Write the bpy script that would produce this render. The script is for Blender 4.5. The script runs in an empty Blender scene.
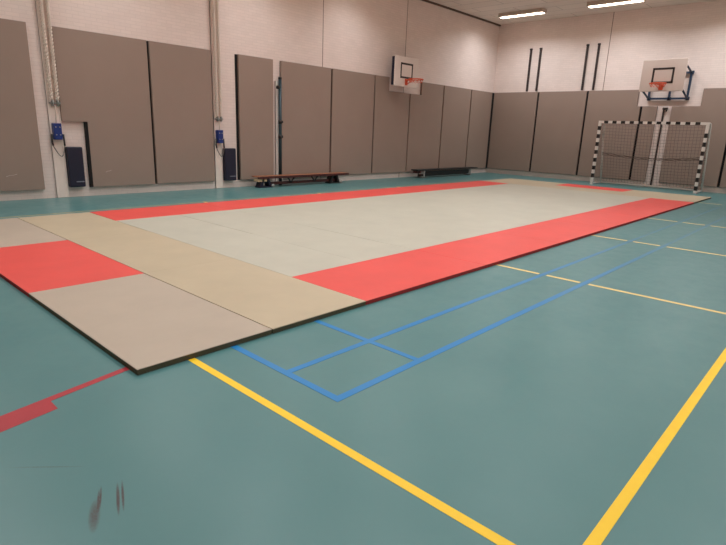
import bpy, bmesh, math, random
from mathutils import Vector, Matrix
random.seed(7)
SC = bpy.context.scene
COL = SC.collection
PI = math.pi

# ------------------------------------------------------------------ materials
def lin(c):
    r = []
    for v in c:
        v = v / 255.0
        r.append(v / 12.92 if v <= 0.04045 else ((v + 0.055) / 1.055) ** 2.4)
    return (r[0], r[1], r[2], 1.0)

class NT:
    def __init__(s, name):
        s.m = bpy.data.materials.new(name); s.m.use_nodes = True
        s.t = s.m.node_tree; s.n = s.t.nodes; s.l = s.t.links
        s.b = s.n['Principled BSDF']
    def node(s, typ, **kw):
        x = s.n.new(typ)
        for k, v in kw.items(): setattr(x, k, v)
        return x
    def link(s, a, b): s.l.new(a, b)
    def math(s, op, a, b=None, c=None, clamp=False):
        x = s.node('ShaderNodeMath', operation=op, use_clamp=clamp)
        for i, v in enumerate((a, b, c)):
            if v is None: continue
            if isinstance(v, (int, float)): x.inputs[i].default_value = v
            else: s.link(v, x.inputs[i])
        return x.outputs[0]
    def mix(s, fac, a, b):
        x = s.node('ShaderNodeMix', data_type='RGBA')
        for sock, v in ((x.inputs[0], fac), (x.inputs[6], a), (x.inputs[7], b)):
            if isinstance(v, (int, float)): sock.default_value = v
            elif isinstance(v, tuple): sock.default_value = v
            else: s.link(v, sock)
        return x.outputs[2]
    def noise(s, scale, detail=3.0, rough=0.55, vec=None):
        x = s.node('ShaderNodeTexNoise'); x.inputs['Scale'].default_value = scale
        x.inputs['Detail'].default_value = detail; x.inputs['Roughness'].default_value = rough
        if vec is not None: s.link(vec, x.inputs['Vector'])
        return x.outputs['Fac']
    def ramp(s, fac, lo, hi):
        x = s.node('ShaderNodeMapRange'); x.inputs[1].default_value = lo; x.inputs[2].default_value = hi
        s.link(fac, x.inputs[0]); return x.outputs[0]
    def pos(s):
        return s.node('ShaderNodeNewGeometry').outputs['Position']
    def bump(s, h, strength, dist=0.01):
        x = s.node('ShaderNodeBump'); x.inputs['Strength'].default_value = strength
        x.inputs['Distance'].default_value = dist
        s.link(h, x.inputs['Height']); s.link(x.outputs[0], s.b.inputs['Normal'])

def mat(name, rgb, rough=0.5, metal=0.0, var=0.05, scale=6.0, bump=0.0, bscale=200.0, spec=0.5):
    t = NT(name); c = lin(rgb)
    t.b.inputs['Roughness'].default_value = rough; t.b.inputs['Metallic'].default_value = metal
    t.b.inputs['Specular IOR Level'].default_value = spec
    p = t.pos()
    f = t.noise(scale, 4, .6, p)
    d = tuple(v * (1 - var) for v in c[:3]) + (1,); e = tuple(min(1, v * (1 + var)) for v in c[:3]) + (1,)
    t.link(t.mix(t.ramp(f, .3, .7), d, e), t.b.inputs['Base Color'])
    if bump: t.bump(t.noise(bscale, 2, .5, p), bump, .002)
    return t.m

def emis(name, rgb, strength):
    t = NT(name); t.b.inputs['Base Color'].default_value = lin(rgb)
    t.b.inputs['Emission Color'].default_value = lin(rgb)
    t.b.inputs['Emission Strength'].default_value = strength
    return t.m

def brick_mat(name, ua, rgb):
    """painted brickwork; ua = world axis running along the wall"""
    t = NT(name); p = t.pos()
    sp = t.node('ShaderNodeSeparateXYZ'); t.link(p, sp.inputs[0])
    cb = t.node('ShaderNodeCombineXYZ'); t.link(sp.outputs[ua], cb.inputs[0]); t.link(sp.outputs['Z'], cb.inputs[1])
    br = t.node('ShaderNodeTexBrick'); t.link(cb.outputs[0], br.inputs['Vector'])
    br.inputs['Scale'].default_value = 1.0; br.inputs['Brick Width'].default_value = .22
    br.inputs['Row Height'].default_value = .065; br.inputs['Mortar Size'].default_value = .006
    br.inputs['Mortar Smooth'].default_value = .3
    c = lin(rgb)
    br.inputs['Color1'].default_value = c
    br.inputs['Color2'].default_value = tuple(v * .95 for v in c[:3]) + (1,)
    br.inputs['Mortar'].default_value = tuple(v * .90 for v in c[:3]) + (1,)
    n = t.noise(1.3, 5, .6, p)
    big = t.mix(t.ramp(n, .3, .75), tuple([1, 1, 1, 1]), (.93, .92, .91, 1))
    mx = t.node('ShaderNodeMix', data_type='RGBA', blend_type='MULTIPLY'); mx.inputs[0].default_value = 1
    t.link(br.outputs['Color'], mx.inputs[6]); t.link(big, mx.inputs[7])
    t.link(mx.outputs[2], t.b.inputs['Base Color'])
    t.b.inputs['Roughness'].default_value = .6
    h = t.math('MULTIPLY_ADD', br.outputs['Fac'], -1.0, t.noise(40, 3, .6, p))
    t.bump(h, .22, .006)
    return t.m

def floor_mat():
    t = NT('teal_sports_floor'); p = t.pos()
    n1 = t.noise(.9, 2, .5, p)
    c1 = lin(FLOOR_A); c2 = lin(FLOOR_B)
    col = t.mix(t.ramp(n1, .3, .7), c1, c2)
    # dark rubber scuff marks on the floor, each an elongated streak with torn edges
    sp = t.node('ShaderNodeSeparateXYZ'); t.link(p, sp.inputs[0])
    total = None
    for (x, y, ang, L, W, k) in SCUFFS:
        dx = t.math('SUBTRACT', sp.outputs['X'], x); dy = t.math('SUBTRACT', sp.outputs['Y'], y)
        ca, sa = math.cos(ang), math.sin(ang)
        u = t.math('ADD', t.math('MULTIPLY', dx, ca / L), t.math('MULTIPLY', dy, sa / L))
        v = t.math('ADD', t.math('MULTIPLY', dx, -sa / W), t.math('MULTIPLY', dy, ca / W))
        d = t.math('ADD', t.math('MULTIPLY', u, u), t.math('MULTIPLY', v, v))
        m = t.math('MULTIPLY', t.math('SUBTRACT', 1.0, d, clamp=True), k)
        total = m if total is None else t.math('MAXIMUM', total, m)
    tear = t.ramp(t.noise(160, 3, .6, p), .35, .62)
    total = t.math('MULTIPLY', total, t.math('MULTIPLY_ADD', tear, .6, .4), clamp=True)
    col = t.mix(total, col, lin((72, 58, 58)))
    t.link(col, t.b.inputs['Base Color'])
    r = t.node('ShaderNodeMapRange'); r.inputs[1].default_value = .3; r.inputs[2].default_value = .7
    r.inputs[3].default_value = FLOOR_R - .03; r.inputs[4].default_value = FLOOR_R + .05
    t.link(t.noise(5, 4, .7, p), r.inputs[0]); t.link(r.outputs[0], t.b.inputs['Roughness'])
    t.b.inputs['Specular IOR Level'].default_value = .5
    t.bump(t.noise(26, 1, .5, p), .07, .0025)
    return t.m

def mat_vinyl(name, rgb, rough=.42):
    t = NT(name); p = t.pos(); c = lin(rgb)
    n = t.noise(1.7, 5, .65, p); n2 = t.noise(28, 3, .6, p)
    col = t.mix(t.ramp(n, .3, .7), tuple(v * .95 for v in c[:3]) + (1,), tuple(min(1, v * 1.05) for v in c[:3]) + (1,))
    col = t.mix(t.math('MULTIPLY', t.ramp(n2, .62, .8), .18), col, tuple(min(1, v * 1.25) for v in c[:3]) + (1,))
    t.link(col, t.b.inputs['Base Color']); t.b.inputs['Roughness'].default_value = rough
    t.bump(t.noise(220, 2, .5, p), .12, .0015)
    return t.m

def ceiling_mat():
    t = NT('ceiling_boards'); p = t.pos()
    br = t.node('ShaderNodeTexBrick'); mp = t.node('ShaderNodeMapping'); mp.inputs['Rotation'].default_value = (0, 0, PI / 2)
    t.link(p, mp.inputs[0]); t.link(mp.outputs[0], br.inputs['Vector'])
    br.inputs['Scale'].default_value = 1; br.inputs['Brick Width'].default_value = 2.4; br.inputs['Row Height'].default_value = .6
    br.inputs['Mortar Size'].default_value = .012
    c = lin(CEIL)
    br.inputs['Color1'].default_value = c; br.inputs['Color2'].default_value = tuple(v * .93 for v in c[:3]) + (1,)
    br.inputs['Mortar'].default_value = tuple(v * .6 for v in c[:3]) + (1,)
    t.link(br.outputs['Color'], t.b.inputs['Base Color']); t.b.inputs['Roughness'].default_value = .8
    return t.m

def fading_blue():
    # blue line tape that blends into the floor colour towards the middle of the hall
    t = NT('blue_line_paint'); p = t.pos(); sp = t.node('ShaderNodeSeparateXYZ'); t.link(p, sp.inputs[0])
    fade = t.math('MULTIPLY', t.ramp(sp.outputs['X'], 3.2, 9.5), .80)
    fade = t.math('ADD', fade, t.math('MULTIPLY', t.ramp(t.noise(2.2, 4, .7, p), .5, .75), .22), clamp=True)
    t.link(t.mix(fade, lin((26, 126, 190)), lin((86, 130, 134))), t.b.inputs['Base Color'])
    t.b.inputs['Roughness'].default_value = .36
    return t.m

FLOOR_A, FLOOR_B, FLOOR_R = (79, 125, 126), (88, 131, 131), .335
CEIL = (236, 226, 216)
SCUFFS = [(.606, 1.915, 1.16, .105, .023, 1.1), (.645, 1.975, 1.16, .10, .008, 1.5), (.665, 2.005, 1.16, .085, .005, 1.5),
          (.712, 1.950, 1.19, .115, .008, 1.6), (.735, 1.958, 1.19, .11, .006, 1.6), (.58, 2.37, -.75, .18, .005, .6)]

M = {}
M['floor'] = floor_mat()
M['wall_x'] = brick_mat('painted_brick_long_wall', 'X', (236, 219, 212))
M['wall_y'] = brick_mat('painted_brick_end_wall', 'Y', (236, 219, 212))
M['joint'] = mat('wall_joint_sealant', (150, 128, 118), .8)
M['ceil'] = ceiling_mat()
M['shadow_gap'] = mat('dark_shadow_gap', (95, 76, 66), .7)
M['yellow'] = mat('yellow_line_paint', (255, 206, 34), .45, var=.04, scale=12)
M['cream'] = mat('pale_yellow_line_paint', (238, 206, 130), .45, var=.04, scale=12)
M['faint'] = mat('faint_ochre_line_paint', (176, 164, 122), .5)
M['blue'] = fading_blue()
M['redline'] = mat('red_line_paint', (172, 42, 52), .45, var=.05, scale=12)
M['tan'] = mat_vinyl('tan_mat_vinyl', (187, 170, 143))
M['greyt'] = mat_vinyl('grey_beige_mat_vinyl', (181, 165, 148))
M['green'] = mat_vinyl('grey_green_mat_vinyl', (186, 181, 165))
M['red'] = mat_vinyl('red_mat_vinyl', (226, 79, 72), .40)
M['matbase'] = mat('olive_black_mat_base', (80, 76, 56), .8)
M['redbase'] = mat('dark_red_mat_base', (150, 36, 36), .8)
M['pad'] = mat('grey_brown_pad_cloth', (150, 129, 117), .62, var=.03, scale=1.2, bump=.12, bscale=350)
M['padback'] = mat('black_pad_backing', (16, 13, 13), .9)
M['scratch'] = mat('pale_scratch', (190, 170, 160), .7)
M['navy'] = mat('navy_vinyl', (17, 19, 44), .5, var=.08)
M['bluebox'] = mat('royal_blue_plastic', (12, 46, 116), .4)
M['black'] = mat('black_metal', (22, 20, 20), .45)
M['rail'] = mat('black_brown_rail', (46, 34, 32), .5)
M['steel'] = mat('bluish_dark_steel', (42, 62, 70), .4, metal=.3)
M['framesteel'] = mat('grey_blue_steel', (46, 62, 84), .45, metal=.2)
M['white'] = mat('white_paint', (230, 222, 215), .4, var=.02)
M['cream_rail'] = mat('cream_painted_steel', (236, 220, 210), .5, var=.02)
M['rope'] = mat('grey_rope', (222, 208, 196), .8, var=.1, scale=60)
M['ropedark'] = mat('grey_cable', (120, 108, 104), .7)
M['board'] = mat('white_board', (226, 212, 204), .4, var=.02)
M['board_old'] = mat('pinkish_white_board', (208, 190, 180), .45, var=.02)
M['orange'] = mat('orange_rim_paint', (214, 84, 48), .45)
M['wood'] = mat('varnished_bench_wood', (158, 98, 66), .4, var=.1, scale=14)
M['wooddark'] = mat('dark_red_bench_wood', (70, 28, 26), .5, var=.1, scale=14)
M['woodlight'] = mat('pale_bench_wood', (206, 176, 140), .5, var=.08, scale=14)
M['benchblack'] = mat('black_bench_board', (26, 24, 24), .5)
M['greymetal'] = mat('pale_grey_metal', (150, 150, 146), .45, metal=.2)
M['net'] = mat('grey_brown_netting', (104, 88, 82), .9)
M['postblack'] = mat('black_stripe_paint', (22, 20, 21), .4)
M['housing'] = mat('lamp_housing_paint', (196, 182, 168), .5)
M['diff'] = emis('lamp_diffuser_glow', (255, 240, 215), 9.0)
M['label'] = mat('grey_label_tape', (120, 122, 136), .6)
M['rubber'] = mat('black_rubber', (18, 18, 20), .7)

# ------------------------------------------------------------------ mesh helpers
def box(bm, x0, x1, y0, y1, z0, z1, mi=0):
    x0, x1 = min(x0, x1), max(x0, x1); y0, y1 = min(y0, y1), max(y0, y1); z0, z1 = min(z0, z1), max(z0, z1)
    v = [bm.verts.new(c) for c in ((x0, y0, z0), (x1, y0, z0), (x1, y1, z0), (x0, y1, z0), (x0, y0, z1), (x1, y0, z1), (x1, y1, z1), (x0, y1, z1))]
    for f in ((3, 2, 1, 0), (4, 5, 6, 7), (0, 1, 5, 4), (1, 2, 6, 5), (2, 3, 7, 6), (3, 0, 4, 7)):
        bm.faces.new([v[i] for i in f]).material_index = mi

def prism(bm, pts, axis, a, b, mi=0):
    """extrude polygon pts (u,v) along axis 'x' (u=y,v=z) or 'y' (u=x,v=z) or 'z' (u=x,v=y) from a to b"""
    def P(u, v, w):
        return (w, u, v) if axis == 'x' else ((u, w, v) if axis == 'y' else (u, v, w))
    A = [bm.verts.new(P(u, v, a)) for u, v in pts]; B = [bm.verts.new(P(u, v, b)) for u, v in pts]
    n = len(pts); fs = [bm.faces.new(A), bm.faces.new(B[::-1])]
    for i in range(n):
        fs.append(bm.faces.new((A[i], B[i], B[(i + 1) % n], A[(i + 1) % n])))
    for f in fs: f.material_index = mi
    bmesh.ops.recalc_face_normals(bm, faces=fs)

def tube(bm, pts, r, n=8, mi=0, caps=True):
    pts = [Vector(p) for p in pts]; rings = []
    for i, p in enumerate(pts):
        if i == 0: d = pts[1] - p
        elif i == len(pts) - 1: d = p - pts[i - 1]
        else: d = (pts[i + 1] - p).normalized() + (p - pts[i - 1]).normalized()
        d.normalize()
        ref = Vector((0, 0, 1)) if abs(d.z) < .9 else Vector((1, 0, 0))
        a = d.cross(ref).normalized(); b = d.cross(a)
        rings.append([bm.verts.new(p + r * (math.cos(t) * a + math.sin(t) * b)) for t in [2 * PI * k / n for k in range(n)]])
    fs = []
    for A, B in zip(rings, rings[1:]):
        for k in range(n): fs.append(bm.faces.new((A[k], A[(k + 1) % n], B[(k + 1) % n], B[k])))
    if caps: fs += [bm.faces.new(rings[0]), bm.faces.new(rings[-1])]
    for f in fs: f.material_index = mi; f.smooth = n > 5
    bmesh.ops.recalc_face_normals(bm, faces=fs)

def torus(bm, c, R, r, axis='z', nu=28, nv=8, mi=0):
    c = Vector(c); V = []
    for i in range(nu):
        t = 2 * PI * i / nu; row = []
        for j in range(nv):
            s = 2 * PI * j / nv; a = (R + r * math.cos(s)) * math.cos(t); b = (R + r * math.cos(s)) * math.sin(t); h = r * math.sin(s)
            o = Vector((a, b, h)) if axis == 'z' else (Vector((a, h, b)) if axis == 'y' else Vector((h, a, b)))
            row.append(bm.verts.new(c + o))
        V.append(row)
    fs = []
    for i in range(nu):
        for j in range(nv):
            fs.append(bm.faces.new((V[i][j], V[(i + 1) % nu][j], V[(i + 1) % nu][(j + 1) % nv], V[i][(j + 1) % nv])))
    for f in fs: f.smooth = True; f.material_index = mi
    bmesh.ops.recalc_face_normals(bm, faces=fs)

def obj(name, bm, mats, parent=None, bevel=0, seg=2, label=None):
    me = bpy.data.meshes.new(name); bm.to_mesh(me); bm.free()
    for m in (mats if isinstance(mats, (list, tuple)) else [mats]): me.materials.append(m)
    o = bpy.data.objects.new(name, me); COL.objects.link(o)
    if parent is not None:
        o.parent = parent; o.matrix_parent_inverse = Matrix.Translation(-parent.location)
        # keep geometry in world coordinates: shift the mesh instead of using the inverse
        o.matrix_parent_inverse = Matrix.Identity(4)
        me.transform(Matrix.Translation(-root_loc(parent)))
    if bevel:
        b = o.modifiers.new('Bevel', 'BEVEL'); b.width = bevel; b.segments = seg; b.limit_method = 'ANGLE'; b.angle_limit = .6
    if label: o['label'] = label
    return o

def root_loc(o):
    v = Vector((0, 0, 0))
    while o is not None: v = v + o.location; o = o.parent
    return v

def thing(name, label, cat, loc=(0, 0, 0), group=None):
    o = bpy.data.objects.new(name, None); COL.objects.link(o); o.location = loc
    o.empty_display_size = .1
    o['label'] = label; o['category'] = cat
    if group: o['group'] = group
    return o

def struct(name, bm, mats):
    o = obj(name, bm, mats); o['kind'] = 'structure'; return o

def B(*boxes):
    bm = bmesh.new()
    for b in boxes: box(bm, *b)
    return bm

ORD = ['nearest the camera', 'second from the camera', 'third from the camera', 'fourth from the camera', 'fifth from the camera', 'sixth from the camera',
       'seventh from the camera', 'eighth from the camera', 'ninth from the camera', 'tenth from the camera', 'eleventh from the camera', 'farthest from the camera']

# ------------------------------------------------------------------ room
XB, XF, YR, YL, ZC = -2.5, 19.78, -1.46, 11.4, 5.6
bm = bmesh.new()
box(bm, XB - .2, XF + .2, YR - .2, YL + .2, -.2, 0, 0)
def line(x0, x1, y0, y1, mi, z=.0012):
    box(bm, x0, x1, y0, y1, -.002, z, mi)
W = .025
BL = [(1.93, .02), (2.39, .02)]
def ycross(x, mi, y1, w):
    # line across the court, broken where the blue side lines cross it
    ys = [y1, 2.39 + .045, 2.39 - .045, 1.93 + .045, 1.93 - .045, YR + .2]
    for a, b in ((0, 1), (2, 3), (4, 5)): line(x - w, x + w, ys[b], ys[a], mi)
line(1.62 - W, 1.62 + W, YR + .2, 2.98, 1)
for x, mi in ((5.6, 2), (8.63, 2), (11.62, 2), (16.0, 2)): ycross(x, mi, 2.98 if x < 16 else 2.96, W)
for x in (5.6, 8.63, 11.62): line(x - W, x + W, 9.1, 9.47, 2)
line(1.645, 16.0, .468 - W, .468 + W, 1); line(-2.3, 16.0, 9.46 - .02, 9.46 + .02, 5)
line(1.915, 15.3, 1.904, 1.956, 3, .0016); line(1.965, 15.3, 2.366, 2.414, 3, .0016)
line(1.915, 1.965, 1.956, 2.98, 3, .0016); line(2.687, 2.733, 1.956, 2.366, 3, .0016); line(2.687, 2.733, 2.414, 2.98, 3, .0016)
# the red line runs at a slight angle: a broad stub that narrows to a thin line
def rl(x): return 3.005 + .205 * (x - .79)
for (xa, xb, lo, hi) in ((-2.3, .79, -.135, .025), (.79, 1.32, -.025, .025)):
    prism(bm, [(xa, rl(xa) + lo), (xb, rl(xb) + lo), (xb, rl(xb) + hi), (xa, rl(xa) + hi)], 'z', -.002, .0012, 4)
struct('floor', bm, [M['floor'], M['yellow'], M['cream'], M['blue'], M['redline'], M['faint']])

bm = B((XB, XF, YL, YL + .2, 0, ZC, 0))
for x in (10.54, 14.10, 3.0, 17.7): 
    if x in (10.54, 14.10): box(bm, x - .012, x + .012, YL - .003, YL + .02, 0, ZC, 1)
struct('wall_left', bm, [M['wall_x'], M['joint']])
bm = B((XF, XF + .2, YR, YL, 0, ZC, 0)); box(bm, XF - .003, XF + .02, 7.145, 7.17, 3.1, ZC, 1)
struct('wall_far', bm, [M['wall_y'], M['joint']])
struct('wall_right', B((XB, XF, YR - .2, YR, 0, ZC)), M['wall_x'])
struct('wall_back', B((XB - .2, XB, YR, YL, 0, ZC)), M['wall_y'])
struct('ceiling', B((XB - .2, XF + .2, YR - .2, YL + .2, ZC, ZC + .2)), M['ceil'])
struct('shadow_gap_1', B((XB, XF, YL - .05, YL, ZC - .05, ZC)), M['shadow_gap'])  # dark strip that draws the shadow gap between left wall and ceiling

# ------------------------------------------------------------------ judo mats
HM = .041
def judo_mat(x0, x1, y0, y1, vin, base, label, group, gx=.002, bev=.004):
    t = thing('judo_mat', label, 'mat', ((x0 + x1) / 2, (y0 + y1) / 2, 0), group)
    g = .0015 if bev > .003 else .0005
    obj('top_cover', B((x0 + g, x1 - g - gx, y0 + g, y1 - g, .034, HM)), vin, t, bev, 2)
    obj('base', B((x0 + g + .002, x1 - g - gx - .002, y0 + g + .002, y1 - g - .002, .0018, .034)), base, t)
xs = [1.26, 2.28, 3.30]; FX0 = 3.30; PX = 2.03; FX1 = FX0 + 6 * PX
ys = [2.96, 5.0, 7.04, 9.08]
G = 'judo mats laid edge to edge'
judo_mat(xs[0], xs[1], ys[0], ys[1], M['greyt'], M['matbase'], 'grey-beige judo mat at the near corner, its tip over the red floor line', G, .005)
judo_mat(xs[0], xs[1], ys[1], ys[2], M['red'], M['redbase'], 'lone red judo mat between two grey-beige mats at the left photo edge', G, .002)
judo_mat(xs[0], xs[1], ys[2], ys[3], M['greyt'], M['matbase'], 'grey-beige judo mat behind the lone red mat, at the left photo edge', G, .005)
judo_mat(xs[1], xs[2], ys[0], ys[1], M['tan'], M['matbase'], 'tan judo mat touching the near end of the right-hand red strip', G, bev=.0012)
judo_mat(xs[1], xs[2], ys[1], ys[2], M['tan'], M['matbase'], 'tan judo mat between the lone red mat and the grey-green field', G, bev=.0012)
judo_mat(xs[1], xs[2], ys[2], ys[3], M['tan'], M['matbase'], 'tan judo mat touching the near end of the red strip along the left wall', G, .004)
for k in range(6):
    a = FX0 + k * PX
    o = ['nearest the camera', 'second from the camera', 'third from the camera', 'third from the far end', 'second from the far end', 'farthest from the camera'][k]
    judo_mat(a, a + PX, 2.96, 3.98, M['red'], M['redbase'], 'red judo mat in the strip beside the blue court lines, ' + o, G, 0)
    judo_mat(a, a + PX, 8.06, 9.08, M['red'], M['redbase'], 'red judo mat in the strip along the bench wall, ' + o, G, 0)
for k in range(12):
    a = FX0 + k * PX / 2; b = a + PX / 2
    judo_mat(a, b, 3.98, 6.02, M['green'], M['matbase'], 'grey-green judo mat touching the right-hand red strip, ' + ORD[k], G, .006 if k == 1 else .0005, .0016)
    judo_mat(a, b, 6.02, 8.06, M['green'], M['matbase'], 'grey-green judo mat touching the left-hand red strip, ' + ORD[k], G, .006 if k == 0 else .0005, .0016)
fx = [FX1, FX1 + 1.02, FX1 + 2.04]
for j, w in enumerate(('right', 'middle', 'left')):
    judo_mat(fx[0], fx[1], ys[j], ys[j + 1], M['tan'], M['matbase'], 'tan judo mat in the cross row at the far end of the grey-green field, ' + w, G)
judo_mat(fx[1], fx[2], ys[0], ys[1], M['tan'], M['matbase'], 'tan judo mat at the far right corner, before the right goal post', G)
judo_mat(fx[1], fx[2], ys[1], ys[2], M['red'], M['redbase'], 'red judo mat lying before the left half of the goal', G)
judo_mat(fx[1], fx[2], ys[2], ys[3], M['tan'], M['matbase'], 'tan judo mat at the far left corner, left of the red mat by the goal', G)

# ------------------------------------------------------------------ wall pads
Z0, Z1 = .18, 3.11
def pad(wall, poly, label, ext, scratch=None):
    """poly: outline (u,z) on the wall; wall 'L' (u = x) or 'F' (u = y)"""
    k = .9935 if wall == 'L' else .9962
    poly = [(p[0] * k, p[1]) for p in poly]
    us = [p[0] for p in poly]
    if wall == 'L': loc = (sum(us) / len(us), YL - .05, Z0)
    else: loc = (XF - .05, sum(us) / len(us), Z0)
    t = thing('wall_pad', label, 'wall pad', loc, 'grey padded panels on the walls')
    bm = bmesh.new()
    if wall == 'L': prism(bm, poly, 'y', YL - .075, YL - .013)
    else: prism(bm, poly, 'x', XF - .075, XF - .013)
    if scratch:
        for (u, z, l) in scratch:
            tube(bm, [(u - l, YL - .0755, z - .012), (u - l * .4, YL - .0755, z + .008), (u + l * .3, YL - .0755, z + .012), (u + l, YL - .0755, z + .03)], .006, 5, 1)
    obj('padded_cover', bm, [M['pad'], M['scratch']], t, .012, 3)
    lo = min(us)
    bp = [((p[0] - ext) if abs(p[0] - lo) < .001 or p in poly[0:0] else p[0], p[1] + (-.012 if False else 0)) for p in poly]
    bm = bmesh.new()
    if wall == 'L': prism(bm, bp, 'y', YL - .014, YL - .002)
    else: prism(bm, bp, 'x', XF - .014, XF - .002)
    obj('backing_board', bm, M['padback'], t)
    return t
def rect(a, b): return [(a, Z0), (b, Z0), (b, Z1), (a, Z1)]
pad('L', rect(-.3, 1.52), 'grey wall pad left of the camera, outside the scratched one', .05)
pad('L', rect(1.57, 3.385), 'grey wall pad cut by the left photo edge, scratched near its foot', .05, [(2.84, .45, .09)])
t = pad('L', [(4.275, Z0), (5.585, Z0), (5.585, Z1), (3.81, Z1), (3.81, 1.45), (4.275, 1.45)], 'grey wall pad with its lower left corner cut out', .01, [(4.57, .48, .06)])
bm = B((4.195, 4.246, YL - .07, YL - .002, Z0, 1.449)); obj('edge_strip', bm, M['padback'], t, label='black strip down the edge of the cut-out')
pad('L', rect(5.64, 7.085), 'grey wall pad right of the cut-out one, left of the second rope hoist', .055)
pad('L', rect(7.83, 8.86), 'narrow grey wall pad between the second navy pad and the steel post', .06)
pad('L', rect(9.12, 10.88), 'grey wall pad right of the steel post, behind the brown bench', .0)
pad('L', rect(10.94, 12.70), 'grey wall pad second right of the steel post, at the brown bench end', .06)
pad('L', [(12.76, Z0), (14.45, Z0), (14.45, 2.70), (13.40, 2.70), (13.40, Z1), (12.76, Z1)], 'grey wall pad notched below the left half of the side hoop', .06)
pad('L', [(14.50, Z0), (16.35, Z0), (16.35, Z1), (15.10, Z1), (15.10, 2.70), (14.50, 2.70)], 'grey wall pad notched below the right half of the side hoop', .055)
pad('L', rect(16.41, 18.16), 'grey wall pad behind the right half of the black bench', .06)
t = pad('L', rect(18.22, 19.72), 'grey wall pad last before the corner on the bench wall', .06)
bm = B((19.60, 19.778, YL - .06, YL - .002, Z0, Z1 - .004)); obj('edge_strip', bm, M['padback'], t, label='black strip closing the corner')
pad('F', rect(9.535, 11.36), 'grey wall pad first from the corner on the goal wall', .07)
pad('F', rect(7.705, 9.465), 'grey wall pad second from the corner on the goal wall', .07)
pad('F', [(5.87, Z0), (7.635, Z0), (7.635, Z1), (5.98, Z1), (5.98, 2.59), (5.87, 2.59)], 'grey wall pad third from the corner, behind the left goal post', .07)
pad('F', [(5.35, Z0), (5.80, Z0), (5.80, 2.59), (5.35, 2.59)], 'narrow grey wall pad behind the goal, left of the white strip', .0)
pad('F', [(3.26, Z0), (4.92, Z0), (4.92, 2.59), (4.12, 2.59), (4.12, Z1), (3.26, Z1)], 'grey wall pad behind the right goal post, notched under the hoop', .07)
pad('F', rect(1.42, 3.19), 'grey wall pad at the right photo edge, right of the goal', .07)
pad('F', rect(-.42, 1.35), 'grey wall pad on the goal wall, outermost to the right', .07)

# ------------------------------------------------------------------ rope hoists on the left wall
def twist(bm, x, y, z0, z1, r=.019, R=.021, turns_per_m=8, n=5, mi=0):
    N = int((z1 - z0) * turns_per_m * 8)
    for ph in (0, PI):
        tube(bm, [(x + R * math.cos(ph + 2 * PI * i / 8), y + R * math.sin(ph + 2 * PI * i / 8), z0 + (z1 - z0) * i / N) for i in range(N + 1)], r, n, mi)
def hoist(xa, xb, bx, bz, zp, label, navx, navl):
    t = thing('rope_hoist', label, 'rope hoist', ((xa + xb) / 2, YL, 0), 'rope hoists on the brick wall')
    bm = B((xa, xb, YL - .03, YL - .001, .003, ZC - .06)); 
    box(bm, xa, xa + .03, YL - .036, YL - .001, .003, ZC - .06); box(bm, xb - .03, xb, YL - .036, YL - .001, .003, ZC - .06)
    obj('guide_rail', bm, M['cream_rail'], t, .004)
    xm = (xa + xb) / 2 + .02; yy = YL - .10
    for dx in (-.07, .035):
        bm = bmesh.new(); twist(bm, xm + dx, yy, zp + .06, ZC - .02); obj('rope', bm, M['rope'], t)
    bm = bmesh.new()
    for dx in (-.055, .035):
        torus(bm, (xm + dx, yy, zp), .045, .014, 'x', 20, 8); torus(bm, (xm + dx, yy, zp), .018, .012, 'x', 14, 6)
    box(bm, xm - .10, xm + .085, yy - .012, yy + .075, zp - .012, zp + .012)
    pul = obj('pulley', bm, M['greymetal'], t)
    bm = bmesh.new(); tube(bm, [(xm - .01, yy, zp - .05), (xm - .012, yy, zp - .09), (bx - .01, YL - .12, bz + .15)], .010, 6)
    obj('pull_cord', bm, M['rope'], t)
    cb = obj('cleat_box', B((bx - .07, bx + .07, YL - .15, YL - .03, bz - .15, bz + .15)), M['bluebox'], t, .012, 3)
    for dx in (-.035, .035):
        for dz in (-.06, .08):
            bm = bmesh.new(); tube(bm, [(bx + dx, YL - .148, bz + dz), (bx + dx, YL - .158, bz + dz)], .012, 10)
            obj('bolt', bm, M['greymetal'], cb)
    for s in (-1, 1):
        bm = bmesh.new(); tube(bm, [(bx + s * .10, YL - .10, bz - .05), (bx + s * .105, YL - .10, bz - .20), (bx + s * .10, YL - .12, bz - .26)], .018, 8)
        obj('cleat_hook', bm, M['black'], t)
    bm = bmesh.new()
    tube(bm, [(bx - .10 + .2 * i / 12 + .03 * math.sin(PI * i / 12), YL - .11, bz - .26 - .20 * math.sin(PI * i / 12)) for i in range(13)], .009, 6)
    obj('cord_loop', bm, M['ropedark'], t)
    n = thing('bumper_pad', navl, 'bumper pad', ((navx[0] + navx[1]) / 2, YL, navx[2]), 'small navy pads below the hoists')
    obj('cushion', B((navx[0], navx[1], YL - .12, YL - .002, navx[2], navx[3])), M['navy'], n, .02, 3)
    obj('tape_label', B((navx[0] + .12, navx[1] - .02, YL - .1225, YL - .118, navx[2] + .095, navx[2] + .115)), M['label'], n)
hoist(3.575, 3.79, 3.675, 1.255, 1.77, 'rope hoist with blue cleat box beside the cut-out wall pad', (3.80, 4.09, .20, .97),
      'navy bumper pad in the cut-out of the wall pad')
hoist(7.09, 7.28, 7.19, 1.22, 1.62, 'rope hoist with blue cleat box left of the narrow wall pad', (7.31, 7.62, .18, .95),
      'navy bumper pad left of the narrow wall pad')

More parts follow.
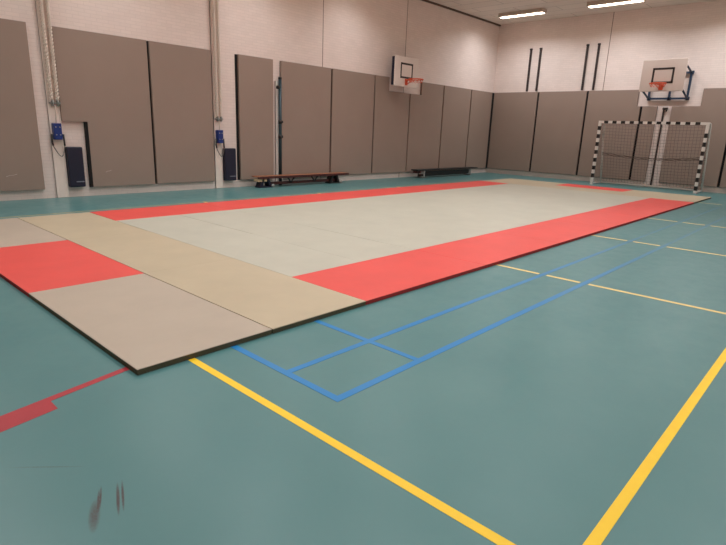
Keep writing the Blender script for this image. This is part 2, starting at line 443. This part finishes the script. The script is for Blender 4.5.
# ------------------------------------------------------------------ steel post on the left wall
t = thing('steel_post', 'dark steel post in a white wall channel above the brown bench', 'post', (9.02, YL, 0))
bm = B((8.90, 9.10, YL - .03, YL - .001, .003, 2.62)); box(bm, 8.90, 8.93, YL - .07, YL - .001, .003, 2.62); box(bm, 9.07, 9.10, YL - .07, YL - .001, .003, 2.62)
obj('wall_channel', bm, M['white'], t, .003)
bm = bmesh.new(); tube(bm, [(8.985, YL - .11, .003), (8.985, YL - .11, 2.66)], .042, 14); obj('upright', bm, M['steel'], t)
bm = bmesh.new(); tube(bm, [(8.985, YL - .11, 2.66), (8.985, YL - .11, 2.71)], .046, 14); obj('end_cap', bm, M['black'], t)
bm = bmesh.new(); tube(bm, [(8.98, YL - .13, 2.46), (8.90, YL - .15, 2.46)], .018, 10); tube(bm, [(8.91, YL - .148, 2.46), (8.86, YL - .16, 2.455)], .045, 12)
obj('knob', bm, M['black'], t)
for z in (1.62, 1.25):
    bm = bmesh.new(); tube(bm, [(8.985, YL - .11, z - .05), (8.985, YL - .11, z + .05)],   .047, 12); box(bm, 9.02, 9.06, YL - .14, YL - .07, z - .03, z + .03)
    obj('clamp', bm, M['black'], t)

# ------------------------------------------------------------------ benches
t = thing('gym_bench', 'long brown wooden gym bench against the left wall pads', 'bench', (9.45, 11.05, 0), 'low gym benches')
x0, x1, y0, y1, zt = 8.0, 11.21, 10.93, 11.19, .285
obj('top_board', B((x0, x1, y0, y1, zt - .022, zt)), M['wood'], t, .004)
obj('edge_strip', B((x0, x1, y0 - .006, y0 + .02, zt - .062, zt - .003)), M['wooddark'], t, .003)
obj('hook_block', B((x0 + .02, x0 + .30, y0 + .03, y1 - .05, zt - .135, zt - .062)), M['woodlight'], t, .006)
obj('balance_beam', B((x0 + .40, x1 - .45, 11.03, 11.10, .055, .125)), M['wooddark'], t, .004)
for xc, nm in ((8.27, 0), (10.69, 1)):
    bm = bmesh.new()
    for s in (-1, 1):
        prism(bm, [(xc + s * .15 - .035, .02), (xc + s * .15 + .035, .02), (xc + s * .06 + .035, zt - .03), (xc + s * .06 - .035, zt - .03)], 'y', y0 + .03, y1 - .03)
    box(bm, xc - .20, xc + .20, y0 + .02, y1 - .02, .003, .03)
    lg = obj('leg', bm, M['benchblack'] if nm else M['navy'], t, .004)
    bm = bmesh.new(); tube(bm, [(xc + .19, y0 - .02, .045), (xc + .19, y0 + .02, .045)], .042, 14)
    obj('wheel', bm, M['greymetal'], lg)
for xc in (9.10, 9.93):
    bm = bmesh.new()
    for s in (-1, 1): tube(bm, [(xc, y0 + .06, .10), (xc + s * .13, y0 + .06, zt - .04)], .018, 8)
    obj('brace', bm, M['black'], t)
t = thing('gym_bench', 'long black gym bench against the wall pads below the side hoop', 'bench', (16.2, 11.0, 0), 'low gym benches')
x0, x1, y0, y1, zt = 14.42, 18.2, 10.86, 11.14, .285
obj('top_board', B((x0, x1, y0, y1, zt - .04, zt)), M['benchblack'], t, .006)
obj('front_board', B((x0 + .45, x1 - .55, y0 + .03, y0 + .06, .07, zt - .06)), M['benchblack'], t, .004)
obj('balance_beam', B((x0 + .30, x1 - .50, 11.0, 11.06, .045, .12)), M['wooddark'], t, .004)
obj('hook_block', B((x0 + .03, x0 + .25, y0 + .06, y1 - .06, zt - .12, zt - .04)), M['wooddark'], t, .004)
for xc in (14.80, 17.70):
    bm = bmesh.new(); box(bm, xc - .03, xc + .03, y0 - .005, y0 + .03, .003, zt - .041); box(bm, xc - .03, xc + .03, y1 - .04, y1 - .005, .003, zt - .041)
    box(bm, xc - .03, xc + .03, y0, y1 - .005, .003, .035)
    obj('leg', bm, M['greymetal'], t, .003)

# ------------------------------------------------------------------ basketball hoops
def hoop(front, label, T, w, h, zb, boardm, arms, rimz, loc, steelbar, rear=False):
    """T maps local (u = right along the board, d = out of the wall, z) to world; front = distance of board face from wall"""
    t = thing('basketball_hoop', label, 'basketball hoop', loc, 'wall mounted basketball hoops')
    def pbox(bm, u0, u1, d0, d1, z0, z1, mi=0):
        a = T(u0, d0); b = T(u1, d1); box(bm, a[0], b[0], a[1], b[1], z0, z1, mi)
    def P(u, d, z): a = T(u, d); return (a[0], a[1], z)
    bm = bmesh.new(); pbox(bm, -w / 2, w / 2, front - .035, front, zb, zb + h)
    bd = obj('backboard', bm, boardm, t, .012, 3)
    if rear:
        bm = bmesh.new(); q = .03
        for (a, b_, c0, c1) in ((-w / 2 + .003, -w / 2 + .06, zb + q, zb + h - q), (w / 2 - .06, w / 2 - .003, zb + q, zb + h - q), (-w / 2 + .05, w / 2 - .05, zb + q, zb + .10), (-w / 2 + .05, w / 2 - .05, zb + h - .10, zb + h - q)):
            pbox(bm, a, b_, front - .13, front - .034, c0, c1)
        obj('rear_frame', bm, M['navy'], t)
    bm = bmesh.new(); sw, sh, sz, lw = .60, .45, rimz + .03, .055
    e0, e1 = front - .002, front + .003
    pbox(bm, -sw / 2, -sw / 2 + lw, e0, e1, sz, sz + sh); pbox(bm, sw / 2 - lw, sw / 2, e0, e1, sz, sz + sh)
    pbox(bm, -sw / 2, sw / 2, e0, e1, sz, sz + lw); pbox(bm, -sw / 2, sw / 2, e0, e1, sz + sh - lw, sz + sh)
    obj('target_square', bm, M['rail'], bd)
    bm = bmesh.new(); R = .225; c = P(0, front + .15 + R, rimz); torus(bm, c, R, .014, 'z', 36, 8)
    pbox(bm, -.07, .07, front, front + .17, rimz - .02, rimz + .01); pbox(bm, -.06, .06, front, front + .012, rimz - .16, rimz + .02)
    for s in (-1, 1):
        tube(bm, [P(s * .05, front + .01, rimz - .12), P(s * .12, front + .2, rimz - .005)], .010, 6)
    rim = obj('rim', bm, M['orange'], t)
    bm = bmesh.new()
    for k in range(12):
        a = 2 * PI * k / 12; q = Vector(c) + Vector((math.cos(a) * R, math.sin(a) * R, -.012))
        tube(bm, [q, q + Vector((math.cos(a + .3) * -.03, math.sin(a + .3) * -.03, -.05)), Vector(c) + Vector((math.cos(a + .26) * R * .8, math.sin(a + .26) * R * .8, -.10)), Vector(c) + Vector((math.cos(a + .52) * R, math.sin(a + .52) * R, -.012))], .006, 5)
    obj('net_hooks', bm, M['orange'], rim)
    # steel frame on the wall and arms to the board
    u0, u1, z0, z1 = arms
    bm = bmesh.new()
    s = .03
    pbox(bm, u0, u1, steelbar, steelbar + .06, z0 - s, z0 + s); pbox(bm, u0, u1, steelbar, steelbar + .06, z1 - s, z1 + s)
    pbox(bm, u0 - s, u0 + s, steelbar, steelbar + .06, z0 - s, z1 + s); pbox(bm, u1 - s, u1 + s, steelbar, steelbar + .06, z0 - s, z1 + s)
    um = (u0 + u1) / 2 if rear else 0
    pbox(bm, um - s, um + s, steelbar, steelbar + .06, z0 - s, z1 + s)
    obj('mounting_frame', bm, M['framesteel'], t)
    for (ua, ub) in ((u0, u0 if rear else -w / 2 + .08), (u1, u1 if rear else w / 2 - .04)):
        for (za, zz) in ((z0, zb + .06), (z1, zb + h - .17)):
            bm = bmesh.new(); tube(bm, [P(ua, steelbar + .05, za), P(ub, front - (.1 if rear else .03), zz)], .028, 8)
            obj('support_arm', bm, M['framesteel'], t)
    bm = bmesh.new()
    for uu in ((u0, u1) if rear else (u0, 0, u1)): pbox(bm, uu - .05, uu + .05, .001, steelbar + .02, z0 - .05, z0 + .05); pbox(bm, uu - .05, uu + .05, .001, steelbar + .02, z1 - .05, z1 + .05)
    obj('wall_bracket', bm, M['framesteel'], t)
    return t
hoop(.45, 'small white basketball hoop on the bench wall, seen from the side', lambda u, d: (13.66 + u, YL - d), 1.14, .87, 2.835, M['board'], (.06, .52, 2.95, 3.62), 3.05, (13.62, YL, 2.8), .02, True)
hoop(1.15, 'pinkish white basketball hoop above the goal on the far wall', lambda u, d: (XF - d, 5.03 - u), 1.23, .92, 2.96, M['board_old'], (-.60, .52, 2.82, 3.59), 3.16, (XF, 5.03, 2.8), .05)

# ------------------------------------------------------------------ black guide rails on the far wall, above the pads
for (y, z1, lab) in ((9.965, 4.60, 'black guide rail on the far wall, first from the corner'), (9.585, 4.60, 'black guide rail on the far wall, second from the corner'),
                     (7.872, 4.60, 'black guide rail on the far wall, third from the corner'), (7.485, 4.60, 'black guide rail on the far wall, nearest the hoop')):
    t = thing('guide_rail', lab, 'rail', (XF, y, 3.13), 'black rails above the far wall pads')
    bm = B((XF - .05, XF - .001, y - .035, y + .035, 3.14, z1)); obj('channel', bm, M['rail'], t, .004)
    obj('end_cap', B((XF - .065, XF - .001, y - .042, y + .042, z1, z1 + .05)), M['black'], t, .004)
t = thing('guide_rail', 'thin dark rail with a top hook in the white strip behind the goal', 'rail', (XF, 5.13, 0))
obj('channel', B((XF - .04, XF - .001, 5.105, 5.155, .01, 2.50)), M['rail'], t, .004)
obj('top_hook', B((XF - .09, XF - .001, 5.02, 5.16, 2.48, 2.55), (XF - .09, XF - .04, 5.02, 5.06, 2.42, 2.48)), M['rail'], t, .004)

# ------------------------------------------------------------------ goal
GX, GA, GB, GH = 18.76, 6.76, 3.58, 2.08      # front plane, left outer, right outer, height
DB, DT = .86, .36
t = thing('handball_goal', 'black and white striped handball goal with net before the far wall', 'goal', (GX, (GA + GB) / 2, 0))
S = .04
def striped(name, a, b, first, pitch, n, mats_=('white', 'postblack')):
    a = Vector(a); b = Vector(b); L = (b - a).length; d = (b - a).normalized()
    cuts = [0.0]
    for i in range(n): cuts += [first + i * pitch - pitch / 4, first + i * pitch + pitch / 4]
    cuts.append(L); bm = bmesh.new()
    for i in range(len(cuts) - 1):
        p = a + d * cuts[i]; q = a + d * cuts[i + 1]
        e = Vector((S, S, S)) - Vector((abs(d.x), abs(d.y), abs(d.z))) * S
        lo = Vector([min(p[k], q[k]) - e[k] for k in range(3)]); hi = Vector([max(p[k], q[k]) + e[k] for k in range(3)])
        box(bm, lo.x, hi.x, lo.y, hi.y, lo.z, hi.z, i % 2)
    return obj(name, bm, [M['white'], M['postblack']], t)
striped('post', (GX, GA - S, GH - .081), (GX, GA - S, .003), .155, .258, 7)
striped('post', (GX, GB + S, GH - .081), (GX, GB + S, .003), .30, .258, 7)
striped('crossbar', (GX, GA, GH - S), (GX, GB, GH - S), .24, .264, 11)
for y in (GA - S, GB + S):
    bm = bmesh.new()
    tube(bm, [(GX, y, .025), (GX + DB, y, .025)], .022, 8); obj('ground_bar', bm, M['white'], t)
    bm = bmesh.new()
    tube(bm, [(GX + .03, y, GH - .03), (GX + DT - .08, y, GH - .035), (GX + DT, y, GH - .09), (GX + DT + (DB - DT) * .5, y, 1.05), (GX + DB, y, .03)], .03, 8)
    obj('rear_stay', bm, M['white'], t)
bm = bmesh.new(); tube(bm, [(GX + DB, GA - S, .036), (GX + DB, GB + S, .036)], .034, 8); obj('rear_ground_bar', bm, M['white'], t)
bm = bmesh.new()
NY, NZ = 31, 22
def prof(s):   # side profile of the net: top back to the ground, slightly slack
    if s < .12: return (GX + .05 + (DT - .05) * s / .12, GH - .05 - .05 * s / .12)
    k = (s - .12) / .88
    return (GX + DT + (DB - DT - .02) * k - .05 * math.sin(PI * k), (GH - .10) * (1 - k) + .085 * k)
rows = [prof(i / NZ) for i in range(NZ + 1)]
yy = [GA - .05 + (GB - GA + .1) * j / NY for j in range(NY + 1)]
def sag(i, j): return -.03 * math.sin(PI * j / NY) * math.sin(PI * i / NZ)
for i in range(NZ + 1):
    tube(bm, [(rows[i][0], yy[j], rows[i][1] + sag(i, j)) for j in range(NY + 1)],   .0028, 4, caps=False)
for j in range(NY + 1):
    tube(bm, [(rows[i][0], yy[j], rows[i][1] + sag(i, j)) for i in range(NZ + 1)],   .0028, 4, caps=False)
for y in (GA - .05, GB + .05):     # side panels
    for i in range(2, NZ + 1, 2):
        tube(bm, [(GX + .04, y, rows[i][1]), (rows[i][0], y, rows[i][1])],   .0028, 4, caps=False)
    for k in range(1, 5):
        tube(bm, [(GX + .04 + (rows[i][0] - GX - .04) * k / 5, y, rows[i][1]) for i in range(2, NZ + 1)],   .0028, 4, caps=False)
obj('net', bm, M['net'], t)
bm = bmesh.new()
for dz in (-.03, 0, .03):
    tube(bm, [(GX + DT + .22, yy[j], 1.02 + dz - .10 * math.sin(PI * j / NY) + .015 * math.sin(j * 1.7 + dz * 90)) for j in range(NY + 1)], .008, 5)
obj('net_cord', bm, M['net'], t)

# ------------------------------------------------------------------ ceiling lights
def lamp(xc, yc, label, k=1.0):
    t = thing('ceiling_light', label, 'ceiling light', (xc, yc, ZC), 'fluorescent ceiling lights')
    L, w, z0 = 1.64, .30, ZC - .12
    bm = B((xc - w / 2, xc + w / 2, yc - L / 2, yc + L / 2, z0, ZC - .001)); obj('housing', bm, M['housing'], t, .01)
    obj('diffuser', B((xc - w / 2 + .06, xc + w / 2 - .06, yc - L / 2 + .04, yc + L / 2 - .04, z0 - .018, z0 + .002)), M['diff'], t, .008, 3)
    ld = bpy.data.lights.new('lamp_tube', 'AREA'); ld.shape = 'RECTANGLE'; ld.size = w - .12; ld.size_y = L
    ld.energy = LAMP_W * k; ld.color = LAMP_C; ld.spread = math.radians(150 if k > 1 else 134)
    lo = bpy.data.objects.new('lamp_tube', ld); COL.objects.link(lo); lo.parent = t; lo.location = (0, 0, -.141)
LAMP_W = 34; LAMP_C = (.94, .98, 1.02)
for i, x in enumerate((18.1, 11.4, 8.05, 4.7, 1.35)):
    for j, y in enumerate((9.62, 6.55, 3.48, .41)):
        rowl = ['goal wall row', 'second row from goal wall', 'middle row', 'fourth row from goal wall', 'row nearest camera'][i]
        lamp(x, y, 'glowing ceiling tube light, %s, %s bench wall' % (rowl, ['nearest', 'second from', 'third from', 'farthest from'][j]), 1.6 if i == 0 else 1.0)

# ------------------------------------------------------------------ world, camera, view
w = bpy.data.worlds.new('World'); SC.world = w; w.use_nodes = True
w.node_tree.nodes['Background'].inputs[0].default_value = (0, 0, 0, 1)
cd = bpy.data.cameras.new('Camera'); cam = bpy.data.objects.new('Camera', cd); COL.objects.link(cam)
cd.sensor_fit = 'HORIZONTAL'; cd.sensor_width = 36; cd.lens = 531.387 / 726 * 36; cd.clip_start = .05
yaw, pit, rol = math.radians(42.374), math.radians(14.9436), math.radians(2.14732)
c, s = math.cos, math.sin
f = Vector((c(yaw) * c(pit), s(yaw) * c(pit), -s(pit))); r = Vector((s(yaw), -c(yaw), 0)); u = r.cross(f)
r2 = r * c(rol) + u * s(rol); u2 = -r * s(rol) + u * c(rol)
cam.matrix_world = Matrix(((r2.x, u2.x, -f.x, 0), (r2.y, u2.y, -f.y, 0), (r2.z, u2.z, -f.z, 1.48), (0, 0, 0, 1)))
SC.camera = cam
SC.view_settings.view_transform = 'Standard'; SC.view_settings.look = 'None'
SC.view_settings.exposure = 0.0; SC.view_settings.gamma = 1.0; SC.view_settings.use_curve_mapping = False
SC.cycles.max_bounces = 10; SC.cycles.diffuse_bounces = 6
